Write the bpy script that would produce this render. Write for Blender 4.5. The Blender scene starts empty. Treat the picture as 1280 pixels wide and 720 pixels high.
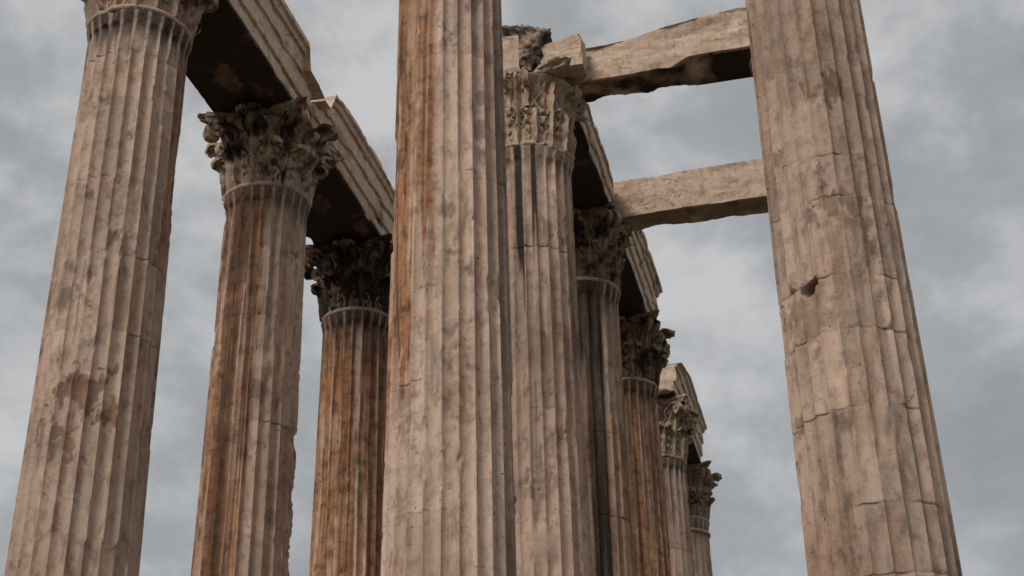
import bpy, math
import numpy as np
from mathutils import Matrix

# ------------------------------------------------------------------ scene
scene = bpy.context.scene
COL = scene.collection
R = math.radians
YAW = R(13.0)                       # the colonnade runs 13 degrees right of the view
E_ = np.array([math.sin(YAW), math.cos(YAW)])     # along the rows
N_ = np.array([E_[1], -E_[0]])                    # across the rows
G0 = np.array([-6.04, 19.10])       # first column of the left row
PLAT = 1.45                         # top of the stepped platform
EYE = 1.60
BAY, AISLE = 5.5, 5.31
RING = 15.08                        # astragal height above the platform
CAPTOP = 16.75                      # top of the capitals above the platform


def gp(l, w, z=0.0):
    p = G0 + E_ * l + N_ * w
    return (float(p[0]), float(p[1]), z)


# ------------------------------------------------------------------ noise
def _hash(ix, iy, iz, seed):
    h = (ix.astype(np.int64) * 374761393 + iy.astype(np.int64) * 668265263
         + iz.astype(np.int64) * 2147483647 + seed * 1274126177) & 0xFFFFFFFF
    h = ((h ^ (h >> 13)) * 1274126177) & 0xFFFFFFFF
    h = ((h ^ (h >> 16)) * 2246822519) & 0xFFFFFFFF
    h = h ^ (h >> 15)
    return (h & 0xFFFFFF).astype(np.float64) / 0xFFFFFF


def vnoise(x, y, z, seed=0):
    ix, iy, iz = np.floor(x), np.floor(y), np.floor(z)
    fx, fy, fz = x - ix, y - iy, z - iz
    fx = fx * fx * (3 - 2 * fx); fy = fy * fy * (3 - 2 * fy); fz = fz * fz * (3 - 2 * fz)
    ix, iy, iz = ix.astype(np.int64), iy.astype(np.int64), iz.astype(np.int64)
    r = 0.0
    for dx in (0, 1):
        wx = fx if dx else 1 - fx
        for dy in (0, 1):
            wy = fy if dy else 1 - fy
            for dz in (0, 1):
                wz = fz if dz else 1 - fz
                r = r + wx * wy * wz * _hash(ix + dx, iy + dy, iz + dz, seed)
    return r


def fbm(x, y, z, seed=0, octv=4):
    s, a, t = 0.0, 1.0, 0.0
    for o in range(octv):
        f = 2.03 ** o
        s = s + a * vnoise(x * f + 17.3 * o, y * f - 9.1 * o, z * f + 5.7 * o, seed + o)
        t += a
        a *= 0.5
    return s / t


def sstep(a, b, x):
    t = np.clip((x - a) / (b - a), 0, 1)
    return t * t * (3 - 2 * t)


# ------------------------------------------------------------------ objects
def empty(name, loc, label, cat, group=None):
    o = bpy.data.objects.new(name, None)
    o.empty_display_size = 0.3
    o.location = loc
    COL.objects.link(o)
    o['label'] = label; o['category'] = cat; o['kind'] = 'thing'
    if group:
        o['group'] = group
    return o


def mesh_obj(name, verts, faces, mat, parent=None, stain=None, sharp=38):
    me = bpy.data.meshes.new(name)
    verts = np.asarray(verts, dtype=np.float32)
    if isinstance(faces, np.ndarray):
        nf, k = faces.shape
        me.vertices.add(len(verts)); me.vertices.foreach_set('co', verts.ravel())
        me.loops.add(nf * k); me.loops.foreach_set('vertex_index', faces.ravel().astype(np.int32))
        me.polygons.add(nf)
        me.polygons.foreach_set('loop_start', np.arange(0, nf * k, k, dtype=np.int32))
        me.polygons.foreach_set('loop_total', np.full(nf, k, dtype=np.int32))
        me.update(calc_edges=True)
        me.validate()
    else:
        me.from_pydata([tuple(map(float, v)) for v in verts], [], faces)
        me.update()
    me.polygons.foreach_set('use_smooth', np.ones(len(me.polygons), dtype=bool))
    if sharp:
        me.set_sharp_from_angle(angle=R(sharp))
    if stain is not None:
        at = me.color_attributes.new('stain', 'FLOAT_COLOR', 'POINT')
        c = np.ones((len(verts), 4), dtype=np.float32)
        c[:, :3] = stain
        at.data.foreach_set('color', c.ravel())
    me.materials.append(mat)
    o = bpy.data.objects.new(name, me)
    COL.objects.link(o)
    if parent:
        o.parent = parent
    return o


def grid_faces(nr, nc, wrap=True):
    """faces of an nr x nc vertex grid (rows x columns), columns wrapped"""
    i = np.arange(nr - 1)[:, None]
    j = np.arange(nc if wrap else nc - 1)[None, :]
    j2 = (j + 1) % nc
    return np.stack([i * nc + j, i * nc + j2, (i + 1) * nc + j2, (i + 1) * nc + j], -1).reshape(-1, 4)


# ------------------------------------------------------------------ materials
def node(nt, kind, **kw):
    n = nt.nodes.new(kind)
    for k, v in kw.items():
        setattr(n, k, v)
    return n


def stone_material(name, light, mid, dark, stained=True, bed=None):
    m = bpy.data.materials.new(name); m.use_nodes = True
    nt = m.node_tree; L = nt.links
    for n in list(nt.nodes):
        nt.nodes.remove(n)
    out = node(nt, 'ShaderNodeOutputMaterial'); bs = node(nt, 'ShaderNodeBsdfPrincipled')
    L.new(bs.outputs[0], out.inputs[0])
    tc = node(nt, 'ShaderNodeTexCoord'); oi = node(nt, 'ShaderNodeObjectInfo')
    off = node(nt, 'ShaderNodeVectorMath', operation='SCALE'); off.inputs[3].default_value = 60.0
    cmb = node(nt, 'ShaderNodeCombineXYZ')
    L.new(oi.outputs['Random'], cmb.inputs[0]); L.new(oi.outputs['Random'], cmb.inputs[1])
    L.new(cmb.outputs[0], off.inputs[0])
    add = node(nt, 'ShaderNodeVectorMath', operation='ADD')
    L.new(tc.outputs['Object'], add.inputs[0]); L.new(off.outputs[0], add.inputs[1])
    P = add.outputs[0]

    def noise(scale, detail, rough=0.6, vec=P, dist=0.0):
        n = node(nt, 'ShaderNodeTexNoise')
        n.inputs['Scale'].default_value = scale; n.inputs['Detail'].default_value = detail
        n.inputs['Roughness'].default_value = rough; n.inputs['Distortion'].default_value = dist
        L.new(vec, n.inputs['Vector'])
        return n.outputs['Fac']

    def ramp(fac, a, b, lo=0.0, hi=1.0):
        r = node(nt, 'ShaderNodeMapRange'); r.interpolation_type = 'SMOOTHSTEP'
        r.inputs[1].default_value = a; r.inputs[2].default_value = b
        r.inputs[3].default_value = lo; r.inputs[4].default_value = hi
        L.new(fac, r.inputs[0])
        return r.outputs[0]

    def mix(fac, a, b, blend='MIX'):
        n = node(nt, 'ShaderNodeMix', data_type='RGBA', blend_type=blend)
        for k, v in ((0, fac), (6, a), (7, b)):
            if isinstance(v, (int, float)):
                n.inputs[k].default_value = v
            elif isinstance(v, tuple):
                n.inputs[k].default_value = (*v, 1)
            else:
                L.new(v, n.inputs[k])
        return n.outputs[2]

    def math_(op, a, b):
        n = node(nt, 'ShaderNodeMath', operation=op)
        for k, v in ((0, a), (1, b)):
            if isinstance(v, (int, float)):
                n.inputs[k].default_value = v
            else:
                L.new(v, n.inputs[k])
        return n.outputs[0]

    mp = node(nt, 'ShaderNodeMapping'); mp.inputs['Scale'].default_value = (1, 1, 0.09)
    L.new(P, mp.inputs[0])
    SV = mp.outputs[0]
    big = noise(0.9, 5, 0.62)
    med = noise(4.5, 6, 0.65)
    fine = noise(26, 5, 0.7)
    streak = noise(7.0, 4, 0.6, SV)
    streak2 = noise(2.2, 5, 0.65, SV)
    c = mix(ramp(big, 0.33, 0.66), mid, light)
    c = mix(ramp(med, 0.48, 0.72, 0, 0.75), c, dark)
    c = mix(ramp(streak2, 0.52, 0.72, 0, 0.38), c, (dark[0] * .78, dark[1] * .74, dark[2] * .70))
    c = mix(ramp(streak, 0.30, 0.60, 0.30, 0), c, (light[0] * 1.12, light[1] * 1.12, light[2] * 1.13))
    c = mix(ramp(fine, 0.58, 0.76, 0, 0.25), c, (dark[0] * .55, dark[1] * .52, dark[2] * .5))
    mg = node(nt, 'ShaderNodeMapping'); mg.inputs['Scale'].default_value = (1, 1, .45)
    L.new(P, mg.inputs[0])
    grain = noise(6.5, 5, 0.68, mg.outputs[0], 0.5)
    c = mix(ramp(grain, 0.50, 0.66, 0, 0.46), c, (dark[0] * .62, dark[1] * .58, dark[2] * .55))
    c = mix(ramp(grain, 0.42, 0.32, 0, 0.5), c, (light[0] * 1.15, light[1] * 1.15, light[2] * 1.16))
    # soft lichen-grey blotches
    c = mix(ramp(noise(1.7, 9, 0.78, P, 0.6), 0.60, 0.66, 0, 0.38), c, (0.17, 0.125, 0.095))
    # small pits
    pit = noise(11, 3, 0.75, P, 0.4)
    c = mix(math_('MULTIPLY', ramp(pit, 0.645, 0.70, 0, 0.8), ramp(big, 0.38, 0.55, .15, 1)), c, (0.085, 0.058, 0.042))
    veins = None
    if bed:
        # bedding of the block: layers and fine cracks running along its length
        mb = node(nt, 'ShaderNodeMapping'); mb.inputs['Scale'].default_value = bed
        L.new(P, mb.inputs[0])
        lay = noise(3.2, 7, 0.66, mb.outputs[0], 0.8)
        c = mix(ramp(lay, 0.50, 0.66, 0, 0.42), c, (dark[0] * .9, dark[1] * .85, dark[2] * .8))
        c = mix(ramp(lay, 0.44, 0.34, 0, 0.4), c, (light[0] * 1.12, light[1] * 1.12, light[2] * 1.12))
        crk = noise(1.5, 5, 0.6, mb.outputs[0], 1.4)
        ab = math_('ABSOLUTE', math_('SUBTRACT', crk, 0.5), 0)
        veins = math_('MULTIPLY', ramp(ab, 0.0, 0.012, 1, 0), ramp(big, 0.45, 0.6))
        c = mix(math_('MULTIPLY', veins, .85), c, (0.09, 0.065, 0.05))
    if stained:
        at = node(nt, 'ShaderNodeVertexColor', layer_name='stain')
        sep = node(nt, 'ShaderNodeSeparateColor'); L.new(at.outputs[0], sep.inputs[0])
        rust, crust, tone = sep.outputs[0], sep.outputs[1], sep.outputs[2]
        tn = node(nt, 'ShaderNodeCombineColor')
        for k in range(3):
            L.new(math_('MULTIPLY', tone, 2.0), tn.inputs[k])
        c = mix(1.0, c, tn.outputs[0], 'MULTIPLY')
        rb = math_('MULTIPLY', rust, ramp(math_('ADD', math_('MULTIPLY', streak, .6), math_('MULTIPLY', med, .4)), 0.30, 0.62, 0.45, 1.15))
        rcol = mix(ramp(med, 0.42, 0.68), (0.43, 0.185, 0.078), (0.17, 0.078, 0.042))
        c = mix(math_('MINIMUM', rb, 0.85), c, rcol)
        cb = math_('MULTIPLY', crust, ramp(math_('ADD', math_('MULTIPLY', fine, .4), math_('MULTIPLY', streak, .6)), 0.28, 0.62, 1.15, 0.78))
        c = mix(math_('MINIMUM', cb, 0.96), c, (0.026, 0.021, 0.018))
    L.new(c, bs.inputs['Base Color'])
    hgt = math_('ADD', math_('MULTIPLY', med, .7), math_('MULTIPLY', fine, .30))
    if bed:
        hgt = math_('SUBTRACT', math_('ADD', hgt, math_('MULTIPLY', lay, 1.3)), math_('MULTIPLY', veins, .5))
    bs.inputs['Roughness'].default_value = 0.9
    bs.inputs['Specular IOR Level'].default_value = 0.18
    b1 = node(nt, 'ShaderNodeBump'); b1.inputs['Strength'].default_value = 0.55; b1.inputs['Distance'].default_value = 0.05
    L.new(hgt, b1.inputs['Height'])
    b2 = node(nt, 'ShaderNodeBump'); b2.inputs['Strength'].default_value = 0.5; b2.inputs['Distance'].default_value = 0.02
    b2.invert = True
    L.new(ramp(pit, 0.64, 0.74), b2.inputs['Height']); L.new(b1.outputs[0], b2.inputs['Normal'])
    L.new(b2.outputs[0], bs.inputs['Normal'])
    return m


M_SHAFT = stone_material('weathered_marble', (0.60, 0.452, 0.362), (0.485, 0.352, 0.275), (0.315, 0.215, 0.16))
M_CARVED = stone_material('carved_marble', (0.52, 0.41, 0.32), (0.36, 0.27, 0.20), (0.18, 0.132, 0.098))
M_BLOCK = stone_material('block_marble', (0.62, 0.475, 0.37), (0.52, 0.39, 0.30), (0.35, 0.25, 0.185))
M_BEAM = stone_material('beam_marble', (0.66, 0.51, 0.40), (0.56, 0.425, 0.325), (0.36, 0.26, 0.19), bed=(.55, 1, 1.3))
M_ARCH = stone_material('architrave_marble', (0.74, 0.59, 0.47), (0.62, 0.475, 0.37), (0.36, 0.26, 0.19), bed=(1, .5, 1.2))
M_PLAT = stone_material('platform_stone', (0.24, 0.20, 0.165), (0.19, 0.16, 0.13), (0.13, 0.11, 0.09), stained=False)


def ground_material():
    m = bpy.data.materials.new('dry_earth'); m.use_nodes = True
    nt = m.node_tree; L = nt.links
    bs = nt.nodes['Principled BSDF']; bs.inputs['Roughness'].default_value = 0.95
    tc = node(nt, 'ShaderNodeTexCoord')
    n1 = node(nt, 'ShaderNodeTexNoise'); n1.inputs['Scale'].default_value = 0.12; n1.inputs['Detail'].default_value = 8
    n2 = node(nt, 'ShaderNodeTexNoise'); n2.inputs['Scale'].default_value = 6; n2.inputs['Detail'].default_value = 8
    L.new(tc.outputs['Object'], n1.inputs[0]); L.new(tc.outputs['Object'], n2.inputs[0])
    r1 = node(nt, 'ShaderNodeValToRGB')
    r1.color_ramp.elements[0].position = 0.42; r1.color_ramp.elements[0].color = (0.16, 0.12, 0.08, 1)
    r1.color_ramp.elements[1].position = 0.58; r1.color_ramp.elements[1].color = (0.10, 0.11, 0.05, 1)
    L.new(n1.outputs[0], r1.inputs[0])
    mx = node(nt, 'ShaderNodeMix', data_type='RGBA', blend_type='MULTIPLY'); mx.inputs[0].default_value = 0.6
    L.new(r1.outputs[0], mx.inputs[6]); L.new(n2.outputs['Color'], mx.inputs[7])
    L.new(mx.outputs[2], bs.inputs['Base Color'])
    bp = node(nt, 'ShaderNodeBump'); bp.inputs['Distance'].default_value = 0.05
    L.new(n2.outputs[0], bp.inputs['Height']); L.new(bp.outputs[0], bs.inputs['Normal'])
    return m


# ------------------------------------------------------------------ columns
def shaft_radius(z, k=1.0):
    return 0.795 * (1 + 0.0107 * k * (RING - z))


def frame_for(l, w):
    p = np.array(gp(l, w)[:2]); d = -p / np.linalg.norm(p)
    n = np.array([-d[1], d[0]])
    if n @ np.array([1, 0]) < 0:
        n = -n
    return d, n, np.linalg.norm(p)


def make_shaft(parent, l, w, spec, seed, nper, dz):
    face, right, dist = frame_for(l, w)
    rs = np.random.RandomState(seed)
    zvis = max(0.95, 0.15 + dist * math.tan(R(15.5)))
    zb, zt = 0.93, RING - 0.06
    joints = spec.get('joints')
    if joints is None:
        joints = []
        z = zt - rs.uniform(0.9, 2.2)
        while z > zb + .6:
            joints.append(z); z -= rs.uniform(1.35, 2.3)
    else:
        joints = [j - .38 for j in joints]
    joints = sorted(joints)
    z = np.concatenate([np.arange(zb, zvis, 0.14), np.arange(zvis, zt, dz), [zt]])
    extra = [j + q for j in joints for q in (-.02, -.008, 0, .008, .02)]
    z = np.unique(np.concatenate([z, [e for e in extra if zb < e < zt]]))
    nphi = 24 * nper
    phi = np.arange(nphi) / nphi * 2 * np.pi - np.pi
    PH, Z = np.meshgrid(phi, z)
    U = np.sin(PH); front = np.cos(PH) > -0.2
    # noise coordinates on the true surface
    r0 = shaft_radius(Z, spec.get('taper', 1.0))
    X, Y = np.cos(PH) * r0, np.sin(PH) * r0
    drum = np.searchsorted(joints, Z)
    doff = rs.uniform(-.003, .003, len(joints) + 2)[drum]
    dph = rs.uniform(-.02, .02, len(joints) + 2)[drum]
    # slightly wavering joints
    t = ((PH * 24 / (2 * np.pi) + dph + 0.5) % 1.0 - .5) * 2
    s = t / 0.92
    s2 = s * s
    hw = 0.10
    zend = zt - 0.20
    e2 = np.clip((Z - (zend - hw)) / hw, 0, 9) ** 2
    depth = 0.068 * np.clip(1 - s2 - e2, 0, 1) ** .62
    worn = fbm(X * .9, Y * .9, Z * .55, seed + 40, 4)
    wn = sstep(.60, .74, worn + spec.get('worn', 0))
    depth = depth * (1 - .72 * wn)
    rad = r0 + doff - depth
    # apophyge at the top
    rad += 0.035 * sstep(zt - .22, zt, Z)
    # chips along the arrises, deeper near drum joints
    jd = np.full(Z.shape, 9.0)
    for j in joints:
        jd = np.minimum(jd, np.abs(Z - j - .012 * np.sin(PH * 3 + j)))
    near = np.exp(-(jd / .06) ** 2) * sstep(.44, .60, fbm(X * 1.8, Y * 1.8, Z * .4, seed + 70, 3))
    ch = fbm(X * 4.5, Y * 4.5, Z * 3.0, seed, 4)
    ch2 = fbm(X * 1.6, Y * 1.6, Z * 1.3, seed + 9, 3)
    amt = spec.get('chip', 1.0)
    crest = r0 + doff - np.maximum(0, ch - (.71 - .09 * near - .04 * amt)) * (.26 * amt + .16 * near)
    crest -= np.maximum(0, ch2 - .70) * .35 * amt
    rad = np.minimum(rad, crest + .035 * sstep(zt - .22, zt, Z))
    rad -= (ch - .5) * .010
    # open joint
    gate = sstep(.50, .66, fbm(X * 1.8, Y * 1.8, Z * .4, seed + 70, 3))
    rad -= (.001 + .012 * gate) * np.exp(-(jd / .010) ** 2)
    hole = np.zeros(Z.shape)
    for (u, zz, wu, wz, dp) in spec.get('holes', []):
        zz = zz - .40
        d = np.sqrt(((U - u) / wu) ** 2 + ((Z - zz - .35 * (U - u)) / wz) ** 2) + (ch - .5) * .7
        g = (1 - sstep(.6, 1.1, d)) * (np.cos(PH) > 0)
        rad -= dp * g; hole = np.maximum(hole, g)
    for (side, zz, wz, dp) in spec.get('notches', []):
        g = np.exp(-((Z - zz) / wz) ** 4) * sstep(.80, .93, U * side) * sstep(.40, .50, ch)
        rad -= dp * g
    fi = np.floor((PH * 24 / (2 * np.pi) + dph + .5)) % 24
    patch = np.zeros(Z.shape)
    for q in range(9):
        f0 = rs.randint(0, 24); nf = rs.randint(1, 4); zc = rs.uniform(max(2, zvis), zt - 1); hh = rs.uniform(.25, 1.1)
        m_ = (((fi - f0) % 24) < nf) & (np.abs(Z - zc - .05 * np.sin(PH * 40)) < hh)
        patch[m_] = 1
    rad = np.where(patch > 0, np.minimum(r0 - .030 - .35 * depth + (ch - .5) * .010, rad + depth), rad)
    # ---- stains (marks on the stone) and painted seam shade
    flute_in = sstep(0.95, 0.55, np.abs(t))
    strk = fbm(PH * 7.5 + seed, Z * .22, Z * 0 + seed, seed + 3, 4)
    strk2 = fbm(PH * 16 + seed, Z * .5, Z * 0 + 3.3, seed + 5, 3)
    blot = fbm(X * 2.2, Y * 2.2, Z * 1.2, seed + 6, 5)
    rust = np.zeros(Z.shape); crust = np.zeros(Z.shape)
    edge = (strk - .5) * .30
    hf = fbm(X * 6.5, Y * 6.5, Z * 4.5, seed + 81, 4)
    hf2 = fbm(X * 15, Y * 15, Z * 11, seed + 91, 3)
    strk3 = fbm(PH * 22 + seed, Z * .35, Z * 0 + 8.1, seed + 15, 3)

    def band(u0, u1, z0, z1, soft=.07, sz=.7):
        soft = min(soft, (u1 - u0) / 5)
        uu = U + edge * min(.6, (u1 - u0) * 1.2)
        zz = Z + (strk2 - .5) * 3.2 + (blot - .5) * 1.5
        return (sstep(u0 - soft, u0 + soft, uu) * (1 - sstep(u1 - soft, u1 + soft, uu))
                * sstep(z0 - sz, z0 + sz, zz) * (1 - sstep(z1 - sz, z1 + sz, zz)) * front)
    for (u0, u1, z0, z1, st) in spec.get('rust', []):
        m_ = band(u0, u1, z0, z1) * (.32 * (st >= 1) + (1 - .32 * (st >= 1)) * sstep(.40, .58, .35 * strk + .65 * strk2 + .08 * flute_in))
        rust = np.maximum(rust, st * m_)
        crust = np.maximum(crust, .60 * st * band(u0, u1, z0, z1) * sstep(.52, .64, strk3) * sstep(.40, .52, hf * .4 + strk * .6))
    for (u0, u1, z0, z1, st) in spec.get('crust', []):
        m_ = band(u0, u1, z0, z1) * sstep(.34 - .16 * (st >= 1), .58 - .16 * (st >= 1), .45 * strk + .35 * strk2 + .2 * blot + .07 * flute_in)
        crust = np.maximum(crust, st * m_)
    for (u, zz, wu, wz, st) in spec.get('blots', []):
        zz = zz - .40
        d = np.sqrt(((U - u) / wu) ** 2 + ((Z - zz) / wz) ** 2) + (blot - .5) * 2.2 + (hf - .5) * 4.5 - .35 * (flute_in - .5)
        g = (1 - sstep(.62, .95, d + (hf2 - .5) * 3.0)) * front
        crust = np.maximum(crust, st * .62 * g); rust = np.maximum(rust, st * .55 * g)
    # general soot runs starting under the astragal and a little everywhere
    run = np.maximum(sstep(.50, .70, strk2) * sstep(zt - .4 - 2.2 * strk, zt - .1, Z), flute_in * sstep(zt - .30 - 1.1 * strk2, zt - .22, Z))
    crust = np.maximum(crust, spec.get('topsoot', .5) * run)
    crust = np.maximum(crust, .5 * sstep(.60, .70, blot) * sstep(.50, .58, hf))
    crust = np.maximum(crust, .45 * sstep(.60, .74, strk2) * sstep(.48, .6, blot))
    crust = np.maximum(crust, (.05 + .6 * gate) * np.exp(-(jd / .016) ** 2))
    crust = np.maximum(crust, .8 * hole)
    rust = np.maximum(rust, .22 * sstep(.56, .74, strk) * sstep(.40, .6, blot))
    tone = spec.get('tone', 1.0) * (1 + rs.uniform(-.11, .08, len(joints) + 2)[drum]) * (0.92 + .16 * worn) * (1 + .10 * patch) * (1 + (rs.rand(24, len(joints) + 2)[fi.astype(int), drum] - .5) * .26) * (1 + .10 * (strk3 - .5) + .22 * (strk2 - .5))
    for (u0, u1, z0, z1, st) in spec.get('dim', []):
        tone = tone * (1 - st * band(u0, u1, z0, z1, .10, .25))
    stain = np.stack([rust, crust, np.clip(tone / 2, 0, 1)], -1).reshape(-1, 3)
    vx = rad * (np.cos(PH) * face[0] + np.sin(PH) * right[0])
    vy = rad * (np.cos(PH) * face[1] + np.sin(PH) * right[1])
    V = np.stack([vx, vy, Z], -1).reshape(-1, 3)
    F = grid_faces(len(z), nphi)
    if face[0] * right[1] - face[1] * right[0] < 0:
        F = F[:, ::-1]
    return mesh_obj('shaft', V, F, M_SHAFT, parent, stain, 42)


def lathe(parent, name, prof, mat, seed, nphi=96, rough=.012, crust=.35, rust=.2, tone=1.0):
    prof = np.array(prof); n = len(prof)
    phi = np.arange(nphi) / nphi * 2 * np.pi
    PH, I = np.meshgrid(phi, np.arange(n))
    r = prof[:, 0][I]; z = prof[:, 1][I]
    x, y = np.cos(PH) * r, np.sin(PH) * r
    nz = fbm(x * 5, y * 5, z * 5, seed, 4)
    k = (1 - np.maximum(0, nz - .55) * rough * 14 - (nz - .5) * rough)
    V = np.stack([x * k, y * k, z], -1).reshape(-1, 3)
    b = fbm(x * 2, y * 2, z * 2, seed + 2, 4)
    st = np.stack([rust * sstep(.45, .65, b), crust * sstep(.40, .62, 1 - b), np.full(r.shape, tone / 2)], -1).reshape(-1, 3)
    F = grid_faces(n, nphi)
    return mesh_obj(name, V, F, mat, parent, st, 45)


def stain_of(V, seed, crust, rust, tone=1.0, sc=1.6):
    V = np.asarray(V)
    b = fbm(V[:, 0] * sc, V[:, 1] * sc, V[:, 2] * sc, seed, 5)
    b2 = fbm(V[:, 0] * sc * 1.7 + 9, V[:, 1] * sc * 1.7, V[:, 2] * sc, seed + 31, 4)
    cr = sstep(.72 - .42 * crust, .90 - .42 * crust, b) * min(1, .55 + crust)
    ru = sstep(.70 - .40 * rust, .86 - .40 * rust, b2) * .85
    return np.stack([ru, cr, np.full(len(V), tone / 2)], -1)


def acanthus(rs, height, width, base_r, base_z, ang, out, seed, smax=1.0, lean=.10):
    """one curled, lobed leaf as a closed thick sheet"""
    ns, nt_ = 26, 21
    s = np.linspace(0, smax, ns); t = np.linspace(-1, 1, nt_)
    # centre line: up, then over and down
    th = np.where(s < .55, R(90 - 8 * 1), R(84) - R(118) * np.clip((s - .55) / .45, 0, 1) ** 1.15)
    ds = np.gradient(s)
    hh = np.cumsum(np.sin(th) * ds); rr = np.cumsum(np.cos(th) * ds)
    hh = (hh - hh[0]); rr = rr - rr[0]
    full = 0.66
    hh = hh / full * height; rr = rr / .22 * out
    rr = rr + lean * s
    prof = np.interp(s, [0, .25, .5, .75, .9, 1], [.78, .86, 1, .80, .50, .10])
    lob = .62 + .38 * np.abs(np.sin(s * np.pi * 5.0 + .4)) ** .7
    S, T = np.meshgrid(np.arange(ns), t, indexing='ij')
    hw = (width * .5 * prof * np.where(np.ones(ns) > 0, lob, 1))[S]
    tt = T * hw
    ridge = .060 * np.exp(-(T / .13) ** 2) + .042 * np.cos(T * np.pi * 4.2) - .085 * T ** 2 * (1 - .7 * s[S])
    # drilled eyes between the lobes
    eye = np.maximum(0, np.sin(s[S] * np.pi * 5.0 + .4 + 1.57) ** 8) * np.exp(-((np.abs(T) - .55) / .16) ** 2)
    nx, nz = np.sin(th)[S], -np.cos(th)[S]
    res = []
    for side in (1, -1):
        off = (ridge - .16 * eye) if side > 0 else ridge * .6 - .075
        r = base_r + rr[S] + off * nx
        z = base_z + hh[S] + off * nz
        # side lobes droop forward at the curl
        r = r + .05 * T ** 2 * sstep(.6, 1, s[S])
        a = ang + tt / np.maximum(base_r + .25 * rr[S], .3)
        V = np.stack([r * np.cos(a), r * np.sin(a), z], -1)
        res.append(V.reshape(-1, 3))
    V = np.concatenate(res)
    nn = ns * nt_
    f1 = grid_faces(ns, nt_, False)
    F = [f1, f1[:, ::-1] + nn]
    loop = np.concatenate([np.arange(nt_), np.arange(1, ns) * nt_ + nt_ - 1,
                           (ns - 1) * nt_ + np.arange(nt_ - 2, -1, -1), np.arange(ns - 2, 0, -1) * nt_])
    l2 = np.roll(loop, -1)
    F.append(np.stack([l2, loop, loop + nn, l2 + nn], -1))
    F = np.concatenate(F)
    nzv = np.stack([fbm(V[:, 0] * 9 + q, V[:, 1] * 9, V[:, 2] * 9, seed + q, 4) - .5 for q in (0, 11, 23)], -1)
    V = V + nzv * .075
    return V, F[:, ::-1]


def volute(height0, height1, r0, r1, ang, seed, width=.20, turns=1.35, size=.17):
    """stem rising to a corner and rolling into a spiral"""
    n1, n2, nc = 14, 30, 8
    k = np.linspace(0, 1, n1)
    pr = r0 + (r1 - r0 - size * .3) * k ** 1.8; pz = height0 + (height1 - height0) * (1 - (1 - k) ** 1.5)
    a = np.linspace(0, turns * 2 * np.pi, n2)[1:]
    q = size * (1 - .72 * a / a[-1])
    cr, cz = pr[-1], height1 - size
    pr = np.concatenate([pr, cr + q * np.sin(a)]); pz = np.concatenate([pz, cz + q * np.cos(a)])
    n = len(pr)
    tr, tz = np.gradient(pr), np.gradient(pz)
    ln = np.hypot(tr, tz) + 1e-6
    nr, nz = tz / ln, -tr / ln
    th = np.interp(np.arange(n), [0, n1, n], [.07, .055, .03])
    wd = width * np.interp(np.arange(n), [0, n1, n], [.55, .8, 1.0])
    cs = np.linspace(0, 2 * np.pi, nc, endpoint=False) + np.pi / 4
    V = np.zeros((n, nc, 3))
    for j, c in enumerate(cs):
        o = np.clip(np.cos(c) * 1.4, -1, 1) * th; lat = np.clip(np.sin(c) * 1.4, -1, 1) * wd * .5
        r = pr + nr * o; z = pz + nz * o
        V[:, j] = np.stack([r * math.cos(ang) - lat * math.sin(ang), r * math.sin(ang) + lat * math.cos(ang), z], -1)
    V = V.reshape(-1, 3)
    F = grid_faces(n, nc)
    caps = [tuple(range(nc - 1, -1, -1)), tuple(range((n - 1) * nc, n * nc))]
    nzv = np.stack([fbm(V[:, 0] * 8 + q_, V[:, 1] * 8, V[:, 2] * 8, seed + q_, 3) - .5 for q_ in (0, 11, 23)], -1)
    V = V + nzv * .09
    return V, F


def make_abacus(parent, seed, mat, z0, z1, half=1.08, mid=.90, erode=0.0, crust=.4, rust=.3, tone=1.0):
    """four concave sides with cut corners, moulded edge"""
    out = []
    nside = 26
    for k in range(4):
        a = k * np.pi / 2
        for q in np.linspace(-1, 1, nside, endpoint=False):
            x = mid + (half - mid) * abs(q) ** 2.0
            y = q * half * 1.0
            if q < -.93:
                x, y = half * 1.0, -half * .93
            out.append((x * math.cos(a) - y * math.sin(a), x * math.sin(a) + y * math.cos(a)))
    out = np.array(out); n = len(out)
    lv = [(.0, 0), (.55, 0), (.90, .0), (.915, .03), (.94, .09), (.955, .11), (.985, .12), (1.0, .15), (1.0, .2), (.99, .24), (.55, .24), (0.0, .24)]
    H = z1 - z0
    V = []
    for f, h in lv:
        V.append(np.concatenate([out * max(f, .02), np.full((n, 1), z0 + h / .24 * H)], 1))
    V = np.concatenate(V)
    nz = fbm(V[:, 0] * 2.5, V[:, 1] * 2.5, V[:, 2] * 2.5, seed, 4)
    nz2 = fbm(V[:, 0] * 8, V[:, 1] * 8, V[:, 2] * 8, seed + 4, 3)
    rr = np.hypot(V[:, 0], V[:, 1])
    cut = np.maximum(0, nz - (.60 - .22 * erode)) * (.5 + 2.0 * erode) + np.maximum(0, nz2 - .45) * .35
    cut = cut * sstep(.5, .9, rr)
    lim = np.where(erode > .95, .90, 2.2 - .70 * erode + (nz - .5) * .5)
    scale = np.minimum(1 - cut, lim / np.maximum(rr, .01))
    V[:, 0] *= scale; V[:, 1] *= scale
    V[:, 2] += (nz2 - .5) * .03
    F = grid_faces(len(lv), n)
    return mesh_obj('abacus', V, F, mat, parent, stain_of(V, seed + 8, crust, rust, tone), 35)


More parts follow.
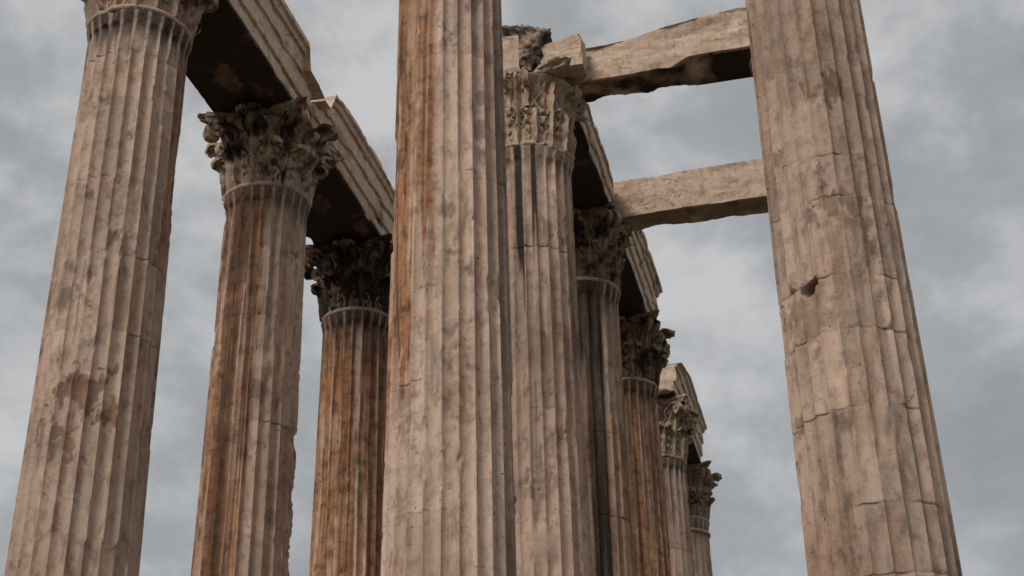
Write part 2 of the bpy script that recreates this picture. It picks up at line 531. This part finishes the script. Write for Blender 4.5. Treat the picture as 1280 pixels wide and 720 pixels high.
def make_capital(col, seed, spec):
    cap_rot = -YAW
    er = spec.get('erode', .25); bare = spec.get('bare', False); cr = spec.get('capcrust', .5); ru = spec.get('caprust', .25)
    tone = spec.get('captone', 1.0)
    rs = np.random.RandomState(seed + 500)
    z0 = RING + .03
    H = CAPTOP - z0
    bell = [(.60, z0), (.775, z0), (.775, z0 + .06), (.765, z0 + .4), (.77, z0 + .8), (.80, z0 + 1.1), (.88, z0 + 1.30), (.985, H + z0 - .24), (.99, H + z0 - .20), (.5, H + z0 - .20)]
    cap = lathe(col, 'capital', bell, M_CARVED, seed, 72, .02, .3 + .5 * cr, ru, tone)
    cap.rotation_euler = (0, 0, cap_rot)

    def sub(name, V, F):
        return mesh_obj(name, V, F, M_CARVED, cap, stain_of(V, seed + 12, cr, ru, tone, 3.2), 40)
    for k in range(8):
        a = k * np.pi / 4 + np.pi / 8
        V, F = acanthus(rs, .70, .66, .765, z0 + .0, a, (.03 if bare else spec.get('out', 1) * .15 * (1 - .75 * er)) * rs.uniform(.85, 1.15), seed + k * 7,
                        1.0 - er * rs.uniform(.05, .45), .09)
        sub('acanthus_leaf', V, F)
    for k in range(8):
        a = k * np.pi / 4
        V, F = acanthus(rs, 1.28, .62, .745, z0 + .0, a, (.04 if bare else spec.get('out', 1) * .30 * (1 - .75 * er)) * rs.uniform(.85, 1.15), seed + 90 + k * 7,
                        1.0 - er * rs.uniform(.05, .45), .10)
        sub('acanthus_leaf', V, F)
    for k in range(4):
        a = np.pi / 4 + k * np.pi / 2
        if bare or rs.rand() < er * .95:
            continue
        for dv in (-.085, .085):
            V, F = volute(z0 + .70, z0 + 1.46, .80, spec.get('volr', 1.28), a + dv, seed + 200 + k, .14, 1.3, .165)
            sub('corner_volute', V, F)
    for k in range(8):
        a = k * np.pi / 4 + (.17 if k % 2 == 0 else -.17) + (0 if k % 2 == 0 else 0)
        a = (k // 2) * np.pi / 2 + (-.20 if k % 2 else .20)
        V, F = volute(z0 + .75, z0 + 1.40, .80, 1.02, a, seed + 300 + k, .12, 1.1, .12)
        sub('inner_scroll', V, F) if not bare else None
    ab = make_abacus(cap, seed + 400, M_CARVED, z0 + H - .175, z0 + H, spec.get('half', 1.18), .93, er, cr * .8, ru, tone)
    return cap


def make_column(l, w, label, spec, seed, nper, dz):
    col = empty('fluted_column', gp(l, w, PLAT), label, 'column', 'fluted Corinthian columns of the ruined temple')
    b = [(.30, .40), (1.22, .40), (1.27, .44), (1.29, .50), (1.27, .56), (1.22, .60), (1.13, .61), (1.08, .64), (1.05, .69),
         (1.08, .73), (1.13, .74), (1.165, .78), (1.165, .82), (1.13, .86), (1.04, .87), (1.0, .90), (.96, .96), (.90, .97), (.3, .97)]
    base = lathe(col, 'base', b, M_SHAFT, seed + 60, 96, .01, .4, .15, spec.get('tone', 1))
    pv = box_mesh(-1.3, 1.3, -1.3, 1.3, 0, .4, .09, seed + 61, .04)
    pl = mesh_obj('plinth', pv[0], pv[1], M_SHAFT, base, stain_of(pv[0], seed + 62, .3, .2), 35)
    pl.rotation_euler = (0, 0, -YAW)
    make_shaft(col, l, w, spec, seed, nper, dz)
    ring = [(.60, RING - .062), (.80, RING - .062)] + [(.812 + .040 * math.sin(q), RING - .01 - .052 * math.cos(q)) for q in np.linspace(.25, math.pi - .25, 9)] + [(.80, RING + .045), (.60, RING + .045)]
    lathe(col, 'astragal', ring, M_SHAFT, seed + 63, 200, .022, .45, .25, 1.0 * spec.get('tone', 1))
    if spec.get('ring2'):
        lathe(col, 'astragal', [(r_, z_ - .40) for r_, z_ in ring], M_BLOCK, seed + 64, 120, .006, .15, .1, spec.get('tone', 1))
    make_capital(col, seed, spec)
    return col


# ------------------------------------------------------------------ blocks
def resample(poly, step):
    """closed polygon -> fine ring; also the distance to the nearest corner"""
    P, D = [], []
    n = len(poly)
    for i in range(n):
        a, b = np.array(poly[i], float), np.array(poly[(i + 1) % n], float)
        ln = np.linalg.norm(b - a); m = max(1, int(round(ln / step)))
        for k in range(m):
            f = k / m
            P.append(a + (b - a) * f); D.append(min(f, 1 - f) * ln)
    return np.array(P), np.array(D)


def prism_mesh(poly, l0, l1, step, seed, chip, hook=None):
    """section (b, z) swept along a from l0 to l1, with worn edges.  Returns verts (a, b, z), faces"""
    P, D = resample(poly, step)
    n = len(P)
    c = np.array([(P[:, 0].min() + P[:, 0].max()) / 2, (P[:, 1].min() + P[:, 1].max()) / 2])
    A = np.unique(np.concatenate([np.arange(l0, l1, step), [l0 + .015, l1 - .015, l1]]))
    rings, edge = [], []
    def ring(a, f, ed):
        rings.append(np.concatenate([np.full((n, 1), a), c + (P - c) * f], 1)); edge.append(ed)
    caps = [0.02, .25, .5, .72, .88, .97]
    for f in caps:
        ring(l0, f, np.full(n, (1 - f) * 1.0))
    for a in A:
        ea = min(a - l0, l1 - a)
        ring(a, 1.0, np.minimum(D, ea + 0 * D))
    for f in caps[::-1]:
        ring(l1, f, np.full(n, (1 - f) * 1.0))
    V = np.concatenate(rings); ED = np.concatenate(edge)
    nz = fbm(V[:, 0] * 1.9, V[:, 1] * 2.6, V[:, 2] * 2.6, seed, 4)
    nb = fbm(V[:, 0] * 1.1, V[:, 1] * 1.1, V[:, 2] * 1.1, seed + 5, 3)
    am = chip * (np.exp(-ED / .10) * np.maximum(0, nz - .54) * 1.0 + np.exp(-ED / .35) * np.maximum(0, nb - .64) * 1.4) + (nz - .5) * .014 * (chip + .2)
    dv = np.stack([np.zeros(len(V)), c[0] - V[:, 1], c[1] - V[:, 2]], -1)
    ln = np.linalg.norm(dv, axis=1, keepdims=True) + .05
    V[:, 1:] += (dv / ln)[:, 1:] * am[:, None]
    mid = (l0 + l1) / 2
    ends = np.exp(-np.minimum(V[:, 0] - l0, l1 - V[:, 0]) / .08)
    V[:, 0] += np.sign(mid - V[:, 0]) * ends * np.maximum(0, nz - .45) * .35 * chip
    if hook:
        V = hook(V, nz, nb)
    F = grid_faces(len(rings), n)
    return V, F


def box_mesh(x0, x1, y0, y1, z0, z1, step, seed, chip):
    V, F = prism_mesh([(y0, z0), (y1, z0), (y1, z1), (y0, z1)], x0, x1, step, seed, chip)
    return V, F[:, ::-1]


def rot_z(o):
    o.rotation_euler = (0, 0, -YAW)


# architrave section across the row (b from the row axis, z from the soffit)
def arch_section(h=1.42, crown=True, half=.82):
    r = [(half, 0), (half, .36), (half + .055, .37), (half + .055, .80), (half + .11, .81)]
    if crown:
        r += [(half + .11, h - .24), (half + .17, h - .235), (half + .20, h - .13), (half + .26, h - .11), (half + .26, h)]
    else:
        r += [(half + .11, h)]
    left = [(-b, z) for b, z in r][::-1]
    return r + left


def architrave(name, l0, l1, w, label, seed, h=1.42, crown=True, chip=.45, hook=None, crust=.4, soffit_spots=(), tone=1.0):
    V, F = prism_mesh(arch_section(h, crown), l0, l1, .055, seed, chip, hook)
    st = stain_of(V, seed + 3, crust * .55, .12, tone)
    # sooty crust deepened with painted underside shade, near black, slightly thinner in noise patches
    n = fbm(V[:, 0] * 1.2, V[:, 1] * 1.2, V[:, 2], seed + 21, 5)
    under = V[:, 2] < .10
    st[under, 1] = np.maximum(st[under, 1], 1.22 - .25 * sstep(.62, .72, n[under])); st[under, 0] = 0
    for (a, b, ra, rb) in soffit_spots:
        d = np.hypot((V[:, 0] - a) / ra, (V[:, 1] - b) / rb) + (n - .5) * 2
        k = under & (d < 1)
        st[k, 1] = .72; st[k, 0] = .6
    W = np.stack([V[:, 1], V[:, 0], V[:, 2]], -1)       # local x = across, y = along
    mid = (l0 + l1) / 2
    W[:, 1] -= mid
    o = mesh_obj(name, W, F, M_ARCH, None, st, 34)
    o.location = gp(mid, w, PLAT + CAPTOP + .004)
    rot_z(o)
    o['label'] = label; o['category'] = 'architrave'; o['kind'] = 'thing'
    o['group'] = 'architrave blocks lying along the rows of columns'
    return o


def cross_beam(name, w0, w1, l0, l1, top, label, seed, chip, hook, tone=1.0, soot=1.0):
    """beam across the aisle: a runs along w"""
    V, F = prism_mesh([(l0, 0), (l1, 0), (l1, top), (l0, top)], w0, w1, .05, seed, chip, hook)
    st = stain_of(V, seed + 3, .10, .10, tone, 1.2)
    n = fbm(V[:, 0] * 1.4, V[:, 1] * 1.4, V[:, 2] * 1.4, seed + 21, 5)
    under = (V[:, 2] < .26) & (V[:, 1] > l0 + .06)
    st[under, 1] = np.maximum(st[under, 1], soot * np.where(V[under, 0] > 6.4, 1.15, .8) * sstep(.28, .50, n[under]))  # soot on the underside, deepened in colour to carry its shade
    mid = (w0 + w1) / 2
    W = np.stack([V[:, 0] - mid, V[:, 1], V[:, 2]], -1)
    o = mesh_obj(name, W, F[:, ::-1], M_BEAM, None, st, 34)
    o.location = gp(0, mid, PLAT + CAPTOP + .006)
    rot_z(o)
    o['label'] = label; o['category'] = 'stone beam'; o['kind'] = 'thing'
    o['group'] = 'stone beams spanning the aisle'
    return o


def loose_block(name, w0, w1, l0, l1, z0, z1, label, cat, seed, chip, hook=None, crust=.15, tone=1.0):
    V, F = prism_mesh([(l0, z0), (l1, z0), (l1, z1), (l0, z1)], w0, w1, .04, seed, chip, hook)
    st = stain_of(V, seed + 3, crust, .1, tone, 1.5)
    W = np.stack([V[:, 0] - (w0 + w1) / 2, V[:, 1] - (l0 + l1) / 2, V[:, 2] - z0], -1)
    o = mesh_obj(name, W, F[:, ::-1], M_BEAM, None, st, 34)
    o.location = gp((l0 + l1) / 2, (w0 + w1) / 2, PLAT + z0)
    rot_z(o)
    o['label'] = label; o['category'] = cat; o['kind'] = 'thing'
    return o


# ------------------------------------------------------------------ build: columns
# stains and painted seam shade: (u0, u1, z0, z1, strength): u = -1 left edge .. 1 right edge of what the camera sees, z in metres above the platform
SPECS = [
    ('A', 0, 0, 'pale fluted column at the far left, its lower drums blotched grey under a moulded ring',
     dict(joints=[14.62, 13.75, 12.3, 11.0, 9.75, 8.62, 7.65, 6.05, 4.5, 3.1, 1.9], chip=.95, worn=.02, tone=.95,
          rust=[(.78, 1.1, 11, 15, .7), (.4, 1.1, 8.2, 10, .25)], crust=[(.90, 1.1, 11.5, 15, .6)],
          blots=[(-.2, 8.75, .38, .30, .8), (-.55, 8.2, .35, .25, .7), (.1, 11.9, .3, .4, .3), ],
          topsoot=.95, dim=[(-1.1, .4, 14.62, 15.2, .12)], notches=[(1, 7.9, .25, .05), (1, 12.2, .9, .025)],
          capcrust=.5, caprust=.3, erode=.15, captone=.95), 16, .03),
    ('B', 5.5, 0, 'column with dark rusty left half and spiky leafy capital, second from the left',
     dict(rust=[(-1.1, -.05, 7, 15.2, 1.0), (-1.1, -.25, 6.5, 11, 1.0), (.3, 1.0, 6, 13, .25)],
          crust=[(-1.1, -.15, 12.6, 15.8, .75), (-.75, -.45, 6, 12.5, .8), (-.3, -.1, 9, 13, .8), (.0, .3, 12.5, 15.2, .35)],
          chip=1.3, tone=1.04, topsoot=.8, notches=[(1, 10.2, .3, .06), (1, 9.0, .5, .05), (1, 11.6, .4, .04), (1, 8.0, .4, .06)],
          capcrust=.62, caprust=.30, erode=.12, captone=1.15, volr=1.24, half=1.24), 14, .035),
    ('C', 11, 0, 'orange rust-streaked column with blackened capital, third from the left',
     dict(rust=[(-1.1, -.1, 6, 15, 1.0), (-.3, 1.1, 6, 15, .85)], crust=[(-1.1, 1.1, 13.9, 15.4, .8), (.3, 1.1, 11, 15, .35)],
          chip=1.0, tone=1.0, topsoot=1.0, capcrust=1.0, caprust=.35, erode=.15, captone=.62), 12, .04),
    ('D', 0, 5.31, 'tall pale column in the centre with an orange rust stain down its upper left edge',
     dict(rust=[(-1.1, -.66, 8.2, 15.8, 1.3), (-.58, -.30, 10.2, 14.6, 1.05), (-1.1, -.8, 7.5, 10, .55)],
          crust=[(.82, 1.1, 5, 15, .5), (-1.1, -.9, 12, 14, .5), (.05, .3, 13.6, 15, .3)], chip=1.05, tone=1.04, topsoot=.3,  # right-edge dark band is painted shade of the seam between two columns
          worn=-.01, dim=[(.45, 1.1, 9, 15, .12)], blots=[(.1, 8.0, .2, .3, .35), (-.75, 8.2, .15, .4, .4)],
          capcrust=.4, caprust=.3, erode=.2), 16, .03),
    ('E', 5.5, 5.31, 'pale column right behind the centre one, black runs below its worn capital',
     dict(rust=[(-1.1, -.55, 7, 14, .5), (.2, 1.1, 10.9, 11.8, .3)],
          crust=[(-.33, -.16, 12.4, 16.2, 1.2), (.04, .17, 13.0, 16.2, 1.2), (-1.1, -.62, 7, 15, 1.0), (.88, 1.1, 10, 15, .5)],  # wide left-edge band paints the seam shade behind the centre column
          chip=.9, tone=1.03, topsoot=.5, dim=[(-1.1, 1.1, 10.45, 11.7, .22)], blots=[(.4, 9.7, .2, .15, .5), (.3, 9.0, .2, .2, .4)],
          capcrust=.16, caprust=.15, erode=.72, captone=1.10), 14, .035),
    ('F', 11, 5.26, 'soot-black streaked column just right of the pale pair, carrying the lower beam end',
     dict(rust=[(-1.1, .1, 5, 13, .8), (.5, 1.1, 5, 12, .45)], crust=[(-1.1, .50, 13.0, 16.2, 1.0), (-.04, .52, 5, 15.8, 1.0), (-.9, -.2, 5, 14, .85)],
          chip=.9, taper=.1, tone=1.02, topsoot=.9, capcrust=.62, caprust=.25, erode=.45, captone=.82), 12, .04),
    ('G', 16.5, 5.31, 'brown column with a jutting volute on its capital where the long architrave stops',
     dict(rust=[(-1.1, 1.1, 9, 15, .85)], crust=[(-.7, .2, 9, 15, .7), (.3, .8, 12, 15, .5)],
          chip=.9, tone=1.0, topsoot=.9, capcrust=.62, caprust=.25, erode=.12, captone=.78), 12, .045),
    ('H', 22, 5.31, 'small grey far column topped by a pale broken block end',
     dict(rust=[(-1.1, -.3, 10, 15, .4)], crust=[(-.2, .5, 13.6, 14.4, .75)], chip=.9, tone=.95, topsoot=.8,
          capcrust=.42, caprust=.15, erode=.18, captone=.95), 10, .05),
    ('I', 27.5, 5.31, 'farthest and smallest column, with a ringed neck, at the right end of the row',
     dict(rust=[(-1.1, -.3, 10, 15, .4)], crust=[(.0, .5, 13.4, 14.4, .4)], chip=.9, tone=.90, topsoot=.6, ring2=True,
          capcrust=.45, caprust=.2, erode=.25, captone=.85), 10, .05),
    ('J', 0, 10.62, 'broad near column at the right with a dark hole and jagged drum joints',
     dict(joints=[14.0, 12.35, 10.85, 10.2, 9.05, 8.30, 7.27, 6.05, 5.22, 4.0, 2.8, 1.8], chip=.9, worn=.03, tone=.90,
          rust=[(-1.1, -.2, 4.5, 6.0, .3), (-1.1, -.8, 11, 14, .5), (-.5, .1, 8.6, 9.1, .4)], crust=[(-1.1, -.92, 9, 14, .4)],
          blots=[(.35, 11.9, .22, .16, .8), (.45, 9.7, .26, .40, .6), (.0, 10.15, .30, .14, .6), (.3, 12.9, .2, .4, .3), (-.5, 8.6, .35, .25, .4), (.6, 10.9, .2, .3, .4)],
          holes=[(-.50, 9.00, .14, .085, .15)], dim=[(.25, .85, 8.9, 13.5, .18), (0, .9, 6.2, 8.2, .10)],
          topsoot=.4, capcrust=.4, caprust=.3, erode=.2), 16, .03),
    ('K', 5.5, 10.62, 'column standing behind the broad right column, under the end of the upper beam',
     dict(chip=1.0, tone=.95, erode=1.0, capcrust=.4, bare=True), 10, .06),
    ('L', 11, 10.62, 'column standing behind the broad right column, under the end of the lower beam',
     dict(chip=1.0, tone=.92, erode=1.0, capcrust=.4, bare=True), 10, .06),
]
for i, (key, l, w, label, spec, nper, dz) in enumerate(SPECS):
    make_column(l, w, label, spec, 1000 + 131 * i, nper, dz)


# ------------------------------------------------------------------ build: architraves
def top_hook(pts, rough=.10):
    xs = [p[0] for p in pts]; ys = [p[1] for p in pts]
    def f(V, nz, nb):
        lim = np.interp(V[:, 0], xs, ys) + (nz - .5) * rough * 2
        over = V[:, 2] > lim
        V[over, 2] = lim[over]
        return V
    return f


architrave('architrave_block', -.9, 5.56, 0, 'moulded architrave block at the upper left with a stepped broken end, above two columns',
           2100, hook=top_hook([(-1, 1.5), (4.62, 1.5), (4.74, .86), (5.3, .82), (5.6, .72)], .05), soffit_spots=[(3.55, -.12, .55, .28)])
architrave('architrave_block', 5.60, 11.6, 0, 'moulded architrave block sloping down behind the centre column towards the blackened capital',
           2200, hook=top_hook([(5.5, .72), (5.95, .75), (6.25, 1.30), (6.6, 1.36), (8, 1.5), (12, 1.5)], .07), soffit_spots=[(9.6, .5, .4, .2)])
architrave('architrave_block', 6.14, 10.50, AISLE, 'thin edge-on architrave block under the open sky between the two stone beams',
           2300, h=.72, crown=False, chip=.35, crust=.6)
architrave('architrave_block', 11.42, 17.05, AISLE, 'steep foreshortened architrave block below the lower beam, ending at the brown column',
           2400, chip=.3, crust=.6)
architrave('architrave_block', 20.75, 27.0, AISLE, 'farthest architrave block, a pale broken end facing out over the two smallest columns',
           2500, chip=.28, hook=top_hook([(20, .85), (20.9, .92), (22.3, 1.25), (23, 1.42), (28, 1.5)], .03), crust=.2)


# ------------------------------------------------------------------ build: beams across the aisle
def layered(V, seed, l0):
    n = fbm(V[:, 0] * .55, V[:, 1] * 0, V[:, 2] * 2.6, seed, 4)
    st = sstep(.44, .46, n) * .022 + sstep(.53, .55, n) * .026 + sstep(.60, .62, n) * .03
    fr = sstep(l0 + .30, l0 + .02, V[:, 1])
    V[:, 1] += st * fr
    return V


def beam1(V, nz, nb):
    V = layered(V, 77, 5.38)
    a = V[:, 0]
    lim = np.interp(a, [5.6, 6.6, 7.3, 8.0, 8.4, 9.6, 11.5], [.80, .80, .84, .97, 1.03, 1.15, 1.2]) + (nz - .5) * .08
    over = V[:, 2] > lim; V[over, 2] = lim[over]
    # lower front arris broken away along the right half
    cut = np.interp(a, [5, 8.15, 8.5, 9.6, 12], [0, 0, .20, .22, .2]) + (nz - .5) * .06 * sstep(8, 8.5, a)
    fr = sstep(5.90, 5.45, V[:, 1])
    lo = cut * fr
    under = (V[:, 2] < lo) & (cut > .01)
    V[under, 2] = lo[under]
    return V


def beam2(V, nz, nb):
    V = layered(V, 91, 10.60)
    a = V[:, 0]
    lim = np.interp(a, [5.5, 6.2, 7.2, 7.8, 9.5, 11.5], [.93, .93, .90, .95, .97, .97]) + (nz - .5) * .08
    over = V[:, 2] > lim; V[over, 2] = lim[over]
    return V


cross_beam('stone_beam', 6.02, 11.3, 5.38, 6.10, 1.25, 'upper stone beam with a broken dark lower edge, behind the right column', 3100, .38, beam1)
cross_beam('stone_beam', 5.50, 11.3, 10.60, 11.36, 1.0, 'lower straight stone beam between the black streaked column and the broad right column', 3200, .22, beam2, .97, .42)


# ------------------------------------------------------------------ build: debris on the worn corner capital
def wedge(V, nz, nb):
    k = np.interp(V[:, 0], [5.5, 6.7], [.52, .78]) + CAPTOP + (nz - .5) * .10
    over = V[:, 2] > k; V[over, 2] = k[over]
    return V


loose_block('stone_block', 5.72, 6.56, 4.82, 5.34, CAPTOP + .01, CAPTOP + .80,
            'slanted broken stone block on the worn capital, against the left end of the upper beam', 'stone block', 3300, 1.0, wedge)
loose_block('stone_block', 4.35, 5.34, 4.75, 6.05, CAPTOP + .01, CAPTOP + .88,
            'pale smooth block above the worn capital, peeping out right of the centre column', 'stone block', 3400, .5)


def rubble(w, l, z0, seed):
    nphi, nth = 64, 44
    th = np.linspace(0.02, np.pi - .02, nth); ph = np.arange(nphi) / nphi * 2 * np.pi
    PH, TH = np.meshgrid(ph, th)
    d = np.stack([np.sin(TH) * np.cos(PH), np.sin(TH) * np.sin(PH), np.cos(TH)], -1)
    n = fbm(d[..., 0] * 2.2, d[..., 1] * 2.2, d[..., 2] * 2.6, seed, 5)
    n2 = fbm(d[..., 0] * 6, d[..., 1] * 6, d[..., 2] * 7, seed + 3, 3)
    r = .55 + 1.0 * n + .30 * (np.abs(n2 - .5) * 2)
    V = d * r[..., None] * np.array([.31, .30, .58])
    V[..., 0] = V[..., 0] * (1 + .55 * sstep(.05, .5, V[..., 2])) - .26 * sstep(.1, .55, V[..., 2])
    V = V.reshape(-1, 3)
    V[:, 2] -= V[:, 2].min()
    V[:, 2] = V[:, 2] * (1.28 / V[:, 2].max())
    F = grid_faces(nth, nphi)[:, ::-1]
    o = mesh_obj('rubble_lump', V, F, M_CARVED, None, stain_of(V, seed + 9, .72, .1, .8, 3.0), 30)
    o.location = gp(l, w, z0); rot_z(o)
    o['label'] = 'craggy dark rubble lump leaning between the pale block and the slanted block'
    o['category'] = 'rubble'; o['kind'] = 'thing'
    return o


rubble(5.56, 5.0, PLAT + CAPTOP + .01, 3500)

# ------------------------------------------------------------------ build: setting
def plain(name, V, F, mat, label=None, cat=None, kind=None):
    o = mesh_obj(name, V, F, mat, None, None, 30)
    if label:
        o['label'] = label; o['category'] = cat
    if kind:
        o['kind'] = kind
    return o


S = 3000.0
plain('ground', [(-S, -S, 0), (S, -S, 0), (S, S, 0), (-S, S, 0)], [(0, 1, 2, 3)], ground_material(), kind='structure')
prof = [(0.0, 1.45), (2.0, 1.45), (2.0, .97), (2.45, .97), (2.45, .49), (2.9, .49), (2.9, -.02)]
V, F = [], []
lA, lB, wA, wB = -.2, 75.0, -1.5, 12.5
for f, z in prof:
    q = (f - 2.0) if f else -6.0
    for (l, w) in ((lA - q, wA - q), (lA - q, wB + q), (lB + q, wB + q), (lB + q, wA - q)):
        V.append(gp(l, w, z))
F = [tuple(r) for r in grid_faces(len(prof), 4)[:, ::-1]] + [(0, 1, 2, 3)]
plain('platform', V, F, M_PLAT, kind='structure')

# ------------------------------------------------------------------ sky and light
SUN_EL, SUN_AZ = 42.0, -34.0        # azimuth measured from straight behind the camera, towards the right
sd = np.array([math.sin(R(SUN_AZ)) * math.cos(R(SUN_EL)), -math.cos(R(SUN_AZ)) * math.cos(R(SUN_EL)), math.sin(R(SUN_EL))])
sun = bpy.data.lights.new('sun', 'SUN'); sun.energy = 1.5; sun.angle = R(22); sun.color = (1.0, .92, .82)
so = bpy.data.objects.new('sun', sun); COL.objects.link(so)
from mathutils import Vector
so.rotation_euler = Vector(sd).to_track_quat('Z', 'Y').to_euler()
so.location = (0, 0, 40)

wd = bpy.data.worlds.new('World'); scene.world = wd; wd.use_nodes = True
nt = wd.node_tree; L = nt.links
for n in list(nt.nodes):
    nt.nodes.remove(n)
out = node(nt, 'ShaderNodeOutputWorld'); bg = node(nt, 'ShaderNodeBackground')
L.new(bg.outputs[0], out.inputs[0]); bg.inputs[1].default_value = 0.10
sky = node(nt, 'ShaderNodeTexSky', sky_type='NISHITA'); sky.sun_disc = False
sky.sun_elevation = R(SUN_EL); sky.sun_rotation = math.atan2(sd[0], sd[1])
tc = node(nt, 'ShaderNodeTexCoord')


def wnoise(scale, detail, rough, off, dist=0.0):
    mp = node(nt, 'ShaderNodeMapping'); mp.inputs['Location'].default_value = off; mp.inputs['Scale'].default_value = (1, 1, 1.5)
    L.new(tc.outputs['Generated'], mp.inputs[0])
    n = node(nt, 'ShaderNodeTexNoise'); n.inputs['Scale'].default_value = scale
    n.inputs['Detail'].default_value = detail; n.inputs['Roughness'].default_value = rough; n.inputs['Distortion'].default_value = dist
    L.new(mp.outputs[0], n.inputs['Vector'])
    return n.outputs[0]


def wmap(x, a, b, lo, hi):
    r = node(nt, 'ShaderNodeMapRange'); r.interpolation_type = 'SMOOTHSTEP'
    for k, v in enumerate((a, b, lo, hi)):
        r.inputs[k + 1].default_value = v
    L.new(x, r.inputs[0])
    return r.outputs[0]


n1 = wnoise(3.0, 4, .5, (3.1, 1.7, 0), .1)
n2 = wnoise(7.0, 8, .60, (8.3, 2.2, 0), .12)
ad = node(nt, 'ShaderNodeMath', operation='ADD'); L.new(wmap(n1, .26, .76, 0, .55), ad.inputs[0]); L.new(wmap(n2, .30, .70, 0, .52), ad.inputs[1])
rp = node(nt, 'ShaderNodeValToRGB')
el = rp.color_ramp.elements
el[0].position = .15; el[0].color = (.335, .349, .365, 1)
el[1].position = .85; el[1].color = (.65, .657, .664, 1)
e = el.new(.5); e.color = (.433, .445, .458, 1)
L.new(ad.outputs[0], rp.inputs[0])
sc = node(nt, 'ShaderNodeMix', data_type='RGBA', blend_type='MULTIPLY'); sc.inputs[0].default_value = 1
L.new(rp.outputs[0], sc.inputs[6]); sc.inputs[7].default_value = (6.4, 6.4, 6.4, 1)
mx = node(nt, 'ShaderNodeMix', data_type='RGBA'); mx.inputs[0].default_value = .965
L.new(sky.outputs[0], mx.inputs[6]); L.new(sc.outputs[2], mx.inputs[7])
L.new(mx.outputs[2], bg.inputs[0])

# ------------------------------------------------------------------ camera
cam = bpy.data.cameras.new('camera'); co = bpy.data.objects.new('camera', cam); COL.objects.link(co)
cam.sensor_width = 36.0; cam.lens = 36.0 * 1810.3 / 1280.0
cam.clip_start = .1; cam.clip_end = 10000
co.matrix_world = Matrix.Translation((0, 0, EYE)) @ Matrix.Rotation(R(90 + 27.9), 4, 'X') @ Matrix.Rotation(R(-1.27), 4, 'Z')
scene.camera = co
scene.cycles.filter_width = 1.6
vs = scene.view_settings
vs.view_transform = 'Standard'; vs.look = 'None'; vs.exposure = 0.42; vs.gamma = 1.0; vs.use_curve_mapping = False
